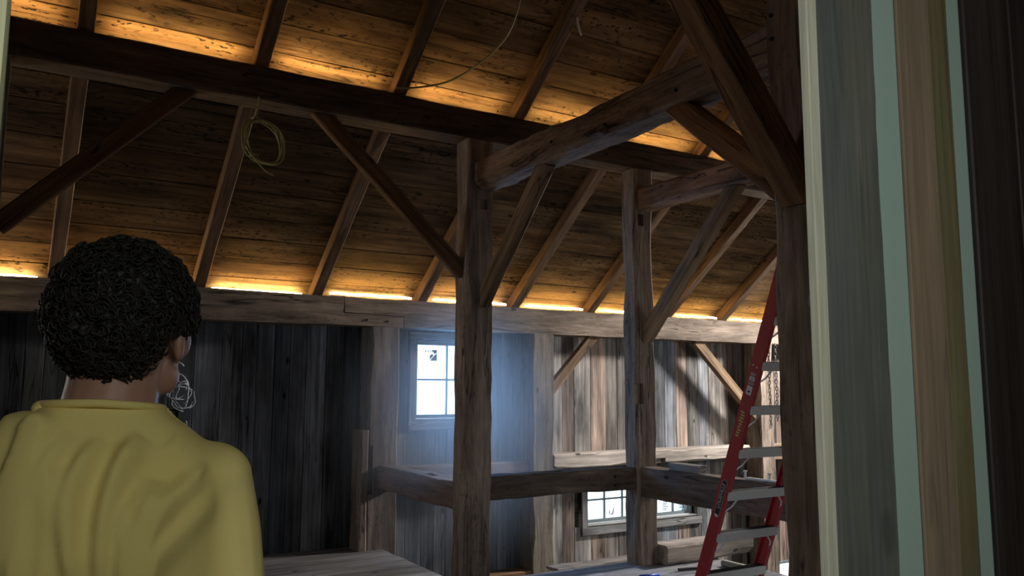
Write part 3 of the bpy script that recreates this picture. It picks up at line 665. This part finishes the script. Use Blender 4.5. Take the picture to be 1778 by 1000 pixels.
def bundle():
    t = empty('wire_bundle', (1.40, 7.80, 1.3)); tag(t, "tangle of white wires on the dark wall beside the man's cheek", 'cable')
    R = random.Random(9); cx, cz = 1.325, 1.47
    boxes('junction_box', [((1.33, 1.42), (7.77, 7.852), (1.24, 1.35))], M['steel'], t, .004)
    for k in range(6):
        rx, rz = R.uniform(.05, .11), R.uniform(.05, .13); ox, oz = R.uniform(-.03, .05), R.uniform(-.05, .05); ph = R.uniform(0, 6)
        pts = [(cx+ox+rx*math.cos(ph+2*PI*i/22)+.012*math.sin(i*1.3), 7.78+.02*math.sin(i*.7+k), cz+oz+rz*math.sin(ph+2*PI*i/22)) for i in range(R.randint(14, 21))]
        link('wire', tube_mesh('wire', pts, .0042, 5), M['wirew'], t, smooth=True)
    link('wire', tube_mesh('wire', spline([(1.30, 7.80, 1.66), (1.36, 7.79, 1.63), (1.405, 7.79, 1.55), (1.40, 7.79, 1.42), (1.385, 7.80, 1.34)], 6), .007, 6), M['wirew'], t, smooth=True)
    link('wire', tube_mesh('wire', spline([(1.30, 7.80, 1.76), (1.34, 7.79, 1.74), (1.36, 7.80, 1.72)], 6), .006, 6), M['wirew'], t, smooth=True)
    for k in range(3):
        pts = [(1.375+.035*math.cos(2*PI*i/18+k), 7.78+.012*k, 1.19+(.06+.01*k)*math.sin(2*PI*i/18+k)) for i in range(17)]
        link('wire', tube_mesh('wire', pts, .004, 5), M['wirew'], t, smooth=True)
bundle()
def chain():
    t = empty('chain', (8.72, 7.50, 1.2)); tag(t, 'dark steel chain hanging beside the pale post behind the ladder', 'chain')
    base = None; n = 0; z = 2.125
    while z > 1.10:
        pts = []
        for k in range(12):
            a = 2*PI*k/12; x = .014*math.cos(a); zz = .020*math.sin(a)+(.008 if math.sin(a) > 0 else -.008); pts.append((x, 0, zz))
        if base is None: base = tube_mesh('link', pts, .0055, 6, True); base.materials.append(M['steel'])
        link('chain_link', base, None, t, Matrix.Translation((8.72+.004*math.sin(n), 7.505, z)) @ Matrix.Rotation(PI/2*(n % 2)+.5, 4, 'Z'))
        z -= .045; n += 1
chain()
def small(name, label, cat, parts, loc, rz=0):
    t = empty(name, loc, rz); tag(t, label, cat)
    for (pn, bx, m, bv) in parts: boxes(pn, bx, M[m], t, bv, mw=t.matrix_world.copy())
    return t
tag(stick('wood_block', (4.90, 5.0), (5.05, 5.40), (.846, .906), 'v', M['deck'], tint=(.8, .8, .82), jit=.002, ch=.003), 'short grey offcut block lying on the dark rail beam', 'block')
for k, v in enumerate((4.60, 4.36)):
    t = empty('steel_bolt', (4.955, v, .845)); tag(t, ('small bolt standing on the dark rail beam, nearer the offcut block', 'small bolt standing on the dark rail beam, nearer the black tool')[k], 'bolt')
    link('shank', cyl_mesh('shank', .009, .05, 8), M['alu'], t, Matrix.Translation((4.955, v, .87))); link('bolt_head', cyl_mesh('bolt_head', .015, .014, 6), M['alu'], t, Matrix.Translation((4.955, v, .902)))
t = empty('hand_tool', (4.93, 4.15, .846)); tag(t, 'black tool with pale bar lying on the dark rail beam by the ladder', 'tool')
boxes('tool_body', [((4.90, 4.965), (3.98, 4.14), (.845, .895))], M['rubber'], t, .01); boxes('tool_bar', [((4.915, 4.95), (4.13, 4.56), (.846, .862))], M['alu'], t, .003)
t = empty('pry_bar', (5.2, 5.0, 0)); tag(t, 'black bar lying on the loft deck beside the ladder foot', 'tool')
link('bar', tube_mesh('bar', [(4.98, 5.40, .013), (5.08, 5.38, .013), (5.17, 5.35, .013), (5.20, 5.335, .02)], .012, 6), M['rubber'], t)
t = empty('blue_tool', (4.6, 5.25, 0)); tag(t, 'blue handled tool lying on the deck in front of the post', 'tool')
link('handle', tube_mesh('handle', [(4.52, 5.36, .016), (4.60, 5.34, .016), (4.70, 5.33, .016)], .014, 8), M['blue'], t, smooth=True); link('blade', tube_mesh('blade', [(4.70, 5.33, .014), (4.80, 5.32, .012)], .006, 6), M['alu'], t)
tag(stick('lumber_offcut', (5.44, 5.51), (5.02, 5.36), (.0, .05), 'v', M['new'], tint=(.7, .68, .66), jit=.002), 'pale offcut lying on the deck edge in front of the rough loose timber', 'block')
t = empty('conduit_box', (3.08, 2.40, 2.0)); tag(t, 'small round grey fitting on the brown post beside the door edge', 'fitting')
q = Vector((-1, 0, 0)).to_track_quat('Z', 'Y').to_matrix().to_4x4(); q.translation = (3.082, 2.39, 1.93)
link('round_box', cyl_mesh('round_box', .055, .035, 20), M['grey'], t, q)
q2 = q.copy(); q2.translation = (3.062, 2.39, 1.93); link('cover', cyl_mesh('cover', .048, .008, 20), M['grey'], t, q2)

# ------------------------------------------------------------------ the man in the yellow T-shirt (faces away, head turned a little right)
def remesh(bm_list, voxel, smooth_it=3, fac=.5):
    me = bpy.data.meshes.new('tmp'); bm = bmesh.new()
    for m in bm_list: bm.from_mesh(m)
    bm.to_mesh(me); bm.free()
    o = bpy.data.objects.new('tmp', me); COL.objects.link(o)
    md = o.modifiers.new('r', 'REMESH'); md.mode = 'VOXEL'; md.voxel_size = voxel; md.adaptivity = 0
    if smooth_it: sm = o.modifiers.new('s', 'SMOOTH'); sm.factor = fac; sm.iterations = smooth_it
    bpy.context.view_layer.update(); dg = bpy.context.evaluated_depsgraph_get()
    new = bpy.data.meshes.new_from_object(o.evaluated_get(dg)); bpy.data.objects.remove(o); return new
def loft(rings, n=28):
    """rings: (centre, half-width X vector, half-depth Y vector)"""
    vs = []; fs = []
    for c, A, B in rings:
        c, A, B = Vector(c), Vector(A), Vector(B)
        for k in range(n):
            t = 2*PI*k/n; ct, st = math.cos(t), math.sin(t)
            p = .82; vs.append(c+A*math.copysign(abs(ct)**p, ct)+B*math.copysign(abs(st)**p, st))
    for i in range(len(rings)-1):
        for k in range(n): a = i*n+k; b = i*n+(k+1) % n; fs.append((a, b, b+n, a+n))
    fs.append(tuple(reversed(range(n)))); fs.append(tuple(range((len(rings)-1)*n, len(rings)*n)))
    me = bpy.data.meshes.new('loft'); me.from_pydata([tuple(v) for v in vs], [], fs); me.update(); return me
def ell(c, r, rot=None, sub=4):
    bm = bmesh.new(); bmesh.ops.create_icosphere(bm, subdivisions=sub, radius=1)
    mw = Matrix.Translation(c) @ (rot or Matrix()) @ Matrix.Diagonal((*r, 1)); bm.transform(mw)
    me = bpy.data.meshes.new('e'); bm.to_mesh(me); bm.free(); return me
def limb(pts, rad, n=16):
    pts = [Vector(p) for p in pts]; m = tube_mesh('limb', pts, 1, n, False, rad); return m
def person():
    az = math.radians(81); root = empty('person', (.135, 1.435, 0), az-PI/2); RM = root.matrix_world.copy()
    tag(root, 'man with dark curly hair in a yellow T-shirt seen from behind at left', 'person')
    hc = Vector((.024, .02, 1.622)); hr = Matrix.Rotation(math.radians(-20), 4, 'Z') @ Matrix.Rotation(math.radians(6), 4, 'X')
    def H(p): return (Matrix.Translation(hc) @ hr) @ Vector(p)
    hm = Matrix.Translation(hc) @ hr
    parts = [loft([((0, 0, z), (a, 0, 0), (0, b, 0)) for z, a, b in ((.86, .15, .105), (.98, .15, .10), (1.1, .15, .10), (1.25, .175, .11), (1.36, .165, .10), (1.42, .11, .08), (1.46, .075, .07))]),
             limb([(.0, 0, 1.42), (.004, .0, 1.47), (.012, .01, 1.54), (.018, .02, 1.60)], [.080, .072, .068, .068]),
             ell(H((0, 0, .025)), (.077, .097, .100), hr), ell(H((0, .045, -.055)), (.060, .062, .066), hr), ell(H((.050, .052, -.012)), (.036, .036, .040), hr, 3), ell(H((-.050, .052, -.012)), (.036, .036, .040), hr, 3), ell(H((.048, .035, -.070)), (.024, .036, .030), hr, 3), ell(H((0, .088, -.092)), (.026, .020, .020), hr),
             ell(H((0, .108, -.018)), (.012, .020, .024), hr, 3), ell(H((0, .098, -.062)), (.024, .012, .006), hr, 3), ell(H((0, .098, -.074)), (.022, .012, .006), hr, 3)]
    for s in (-1, 1):
        parts += [ell(H((s*.086, -.004, -.012)), (.010, .020, .033), hr @ Matrix.Rotation(s*.35, 4, 'Z'), 3), ell(H((s*.033, .088, .012)), (.017, .012, .012), hr, 3)]
        # arm, hand with five fingers
        sh = Vector((s*.160, 0, 1.375)); el = Vector((s*.208, -.015, 1.10)); wr = Vector((s*.215, .10, .87)); 
        parts.append(limb([sh, sh.lerp(el, .35), el, el.lerp(wr, .3), wr], [.052, .048, .041, .042, .028]))
        hd = (wr-el).normalized(); side = Vector((0, 1, 0)).cross(hd).normalized(); fw = hd.cross(Vector((1, 0, 0))).normalized()
        if fw.y < 0: fw = -fw
        pal = wr+hd*.055
        parts.append(limb([wr-hd*.01, wr+hd*.03, wr+hd*.085], [.027, .034, .034]))
        for k, (o, ln) in enumerate(((-.030, .072), (-.010, .082), (.010, .076), (.029, .060))):
            b = wr+hd*.075+fw*(-o)
            c1 = b+hd*ln*.5; c2 = c1+(hd*.8+Vector((-s*.55, 0, 0))).normalized()*ln*.3; c3 = c2+(hd*.5+Vector((-s*.85, 0, 0))).normalized()*ln*.25
            parts.append(limb([b, c1, c2, c3], [.0095, .0088, .008, .007], 8))
        b = wr+hd*.025+fw*.025; parts.append(limb([b, b+fw*.030+hd*.025, b+fw*.036+hd*.055, b+fw*.030+hd*.075+Vector((-s*.01, 0, 0))], [.013, .011, .0095, .008], 8))
        parts.append(limb([(s*.09, 0, .93), (s*.098, .0, .70), (s*.10, .01, .50), (s*.10, -.01, .36), (s*.10, -.02, .09)], [.092, .078, .057, .056, .038]))
        parts.append(limb([(s*.10, -.05, .05), (s*.105, .05, .045), (s*.11, .15, .03)], [.04, .04, .03]))
    body = remesh(parts, .006, 4); link('body', body, M['skin'], root, RM, smooth=True)
    # hair cap with curls
    bm = bmesh.new(); bmesh.ops.create_icosphere(bm, subdivisions=6, radius=1)
    R = random.Random(2); curls = []
    for v in list(bm.verts):
        d = v.co.normalized()
        q = Vector((d.x*.103, d.y*.116-.008, d.z*.117+.031))
        # lower edge: nape at the back, above the ears at the sides, forehead in front
        back = max(0, -d.y)
        low = -.098*back**.7 - .018*(1-back) + (.085*max(0, d.y)**.6)
        if abs(d.x) > .5 and d.y > -.45: low = max(low, -.002)
        if q.z < low: q = Vector((q.x*.72, q.y*.72, max(q.z, low-.012)))
        nn = noise.noise(d*7)*.010+noise.noise(d*15+Vector((3, 1, 2)))*.006+abs(noise.noise(d*27))*.006
        v.co = hm @ (q+d*nn)
    for i in range(2600):
        d = Vector((R.gauss(0, 1), R.gauss(0, 1), R.gauss(0, 1))).normalized()
        q = Vector((d.x*.106, d.y*.119-.008, d.z*.120+.031))
        back = max(0, -d.y); low = -.098*back**.7 - .018*(1-back) + (.085*max(0, d.y)**.6)
        if abs(d.x) > .5 and d.y > -.45: low = max(low, -.002)
        if q.z < low+.004: continue
        t = d.cross(Vector((R.uniform(-1, 1), R.uniform(-1, 1), R.uniform(-1, 1)))).normalized(); s2 = d.cross(t); r = R.uniform(.006, .012); ph = R.uniform(0, 6)
        n0 = noise.noise(d*7)*.010
        pts = [hm @ (q+d*(n0-.001+.006*math.sin(PI*k/5))+(t*math.cos(ph+k*.85)+s2*math.sin(ph+k*.85))*r) for k in range(6)]
        curls.append(tube_mesh('c', pts, .0016, 3, False, [.6, 1, 1, 1, .9, .3]))
    for c in curls: bm.from_mesh(c); bpy.data.meshes.remove(c)
    me = bpy.data.meshes.new('hair'); bm.to_mesh(me); bm.free(); link('hair', me, M['hair'], root, RM, smooth=True)
    # spectacle temple on the right side
    link('spectacles', tube_mesh('spectacles', [H((.086, -.015, .02)), H((.090, .02, .022)), H((.088, .06, .022)), H((.070, .108, .02)), H((.03, .122, .018)), H((0, .118, .022))], .0025, 6), M['alu'], root, RM)
    # T-shirt
    tp = [loft([((0, y, z), (a, 0, 0), (0, b, 0)) for z, a, b, y in ((.84, .178, .128, 0), (.95, .175, .125, 0), (1.08, .178, .124, 0), (1.2, .188, .126, 0), (1.30, .196, .126, -.002), (1.36, .196, .122, -.002), (1.405, .186, .112, -.002), (1.445, .168, .100, -.002), (1.474, .137, .092, 0), (1.498, .108, .085, 0), (1.516, .091, .080, .0))])]
    for s in (-1, 1):
        sh = Vector((s*.166, -.004, 1.394)); el = Vector((s*.196, -.012, 1.12))
        tp.append(ell(sh+Vector((-s*.006, 0, 0)), (.072, .074, .064))); tp.append(ell(sh+Vector((-s*.05, 0, .022)), (.075, .080, .050))); tp.append(limb([sh, sh.lerp(el, .3), sh.lerp(el, .62), sh.lerp(el, .80)], [.066, .074, .075, .077]))
    me = remesh(tp, .0052, 10, .6)
    px = lambda x, y: ((x-188)*1.19/1428, 1.54+(665-y)*1.19/1428)    # fold lines noted on the back, metres about the spine
    F = [([(100, 700), (84, 760), (60, 840), (40, 920), (18, 1020)], .011, 9), ([(70, 705), (40, 760), (15, 850), (-10, 950)], .010, 10),
         ([(108, 712), (98, 740), (80, 800), (62, 900), (55, 1020)], .008, 8), ([(150, 740), (118, 800), (95, 880), (86, 960), (84, 1030)], .009, 10),
         ([(195, 750), (166, 800), (152, 860), (158, 930), (176, 1030)], .010, 9), ([(258, 745), (228, 790), (210, 850), (204, 920), (212, 1030)], .012, 9),
         ([(270, 820), (255, 860), (238, 890), (240, 950), (252, 1030)], .007, 8), ([(292, 825), (268, 880), (256, 930), (250, 1030)], .008, 8),
         ([(375, 810), (320, 850), (278, 900), (254, 960), (246, 1030)], .010, 11), ([(390, 850), (340, 905), (290, 960), (262, 1030)], .007, 10),
         ([(120, 800), (128, 900), (122, 1030)], .006, 10), ([(-40, 720), (-60, 800), (-80, 950)], .009, 10), ([(300, 760), (330, 790), (360, 830)], .004, 12)]
    L = []
    for pts, A, sg in F: L.append(([Vector((*px(q.x, q.y), 0)) for q in spline([(x, y, 0) for x, y in pts], 4)], A*2.5, sg*1.0*1.19/1428))
    me.update()
    nrms = [v.normal.copy() for v in me.vertices]
    for v, nrm in zip(me.vertices, nrms):
        c = v.co
        if nrm.y > .35: 
            v.co = c+nrm*(noise.noise(Vector((c.x*9, c.z*5, 2)))*.006); continue
        q = Vector((c.x, c.z, 0)); dsp = 0
        for pts, A, sg in L:
            best = 1e9; side = 1; ww = 1
            for i in range(len(pts)-1):
                a, b = pts[i], pts[i+1]; ab = b-a; t = max(0, min(1, (q-a).dot(ab)/ab.length_squared)); e = q-(a+ab*t); l2 = e.length_squared
                if l2 < best:
                    best = l2; side = 1 if ab.x*e.y-ab.y*e.x > 0 else -1; f = (i+t)/(len(pts)-1); ww = min(1, f*5, 4*(1-f)+.25)
            dist = math.sqrt(best); s2 = sg*(1.0 if side < 0 else 2.3)
            if dist < 3*s2: dsp += A*ww*math.exp(-(dist/s2)**2/2)
        if nrm.y > -.05: dsp *= max(0, (.35-nrm.y)/.4)
        dsp += noise.noise(Vector((c.x*7, c.z*4, 1)))*.004
        v.co = c+nrm*(min(dsp, .030)-.007)
    bm = bmesh.new(); bm.from_mesh(me); bmesh.ops.smooth_vert(bm, verts=bm.verts, factor=.5, use_axis_x=True, use_axis_y=True, use_axis_z=True); bm.to_mesh(me); bm.free()
    link('t_shirt', me, M['shirt'], root, RM, smooth=True)
    col = [Vector((.0855*math.cos(a), .0775*math.sin(a)-.001, 1.511-.004*math.sin(a)-.006*max(0, math.cos(a)))) for a in [2*PI*k/40 for k in range(40)]]
    link('collar', tube_mesh('collar', col, .0065, 8, True), M['shirt'], root, RM, smooth=True)
    tg = link('collar_fold', ell((-.080, -.022, 1.506), (.015, .020, .013), None, 3), M['shirt'], root, RM, smooth=True)
    # jeans and shoes
    jp = [loft([((0, 0, z), (a, 0, 0), (0, b, 0)) for z, a, b in ((.80, .170, .120), (.90, .168, .118), (.985, .160, .112))])]
    for s in (-1, 1): jp.append(limb([(s*.088, 0, .88), (s*.098, 0, .70), (s*.10, .01, .50), (s*.10, -.01, .36), (s*.10, -.02, .06)], [.100, .092, .074, .070, .066]))
    link('jeans', remesh(jp, .010, 6), M['jeans'], root, RM, smooth=True)
    for s in (-1, 1):
        sm = remesh([limb([(s*.10, -.07, .045), (s*.103, .0, .05), (s*.108, .10, .042), (s*.112, .17, .034)], [.045, .050, .046, .034]), limb([(s*.10, -.025, .04), (s*.10, -.025, .12)], [.05, .05])], .007, 4)
        for v in sm.vertices: v.co.z = max(v.co.z, .004)
        link('shoe', sm, M['shoe'], root, RM, smooth=True)
person()
bpy.context.view_layer.update()
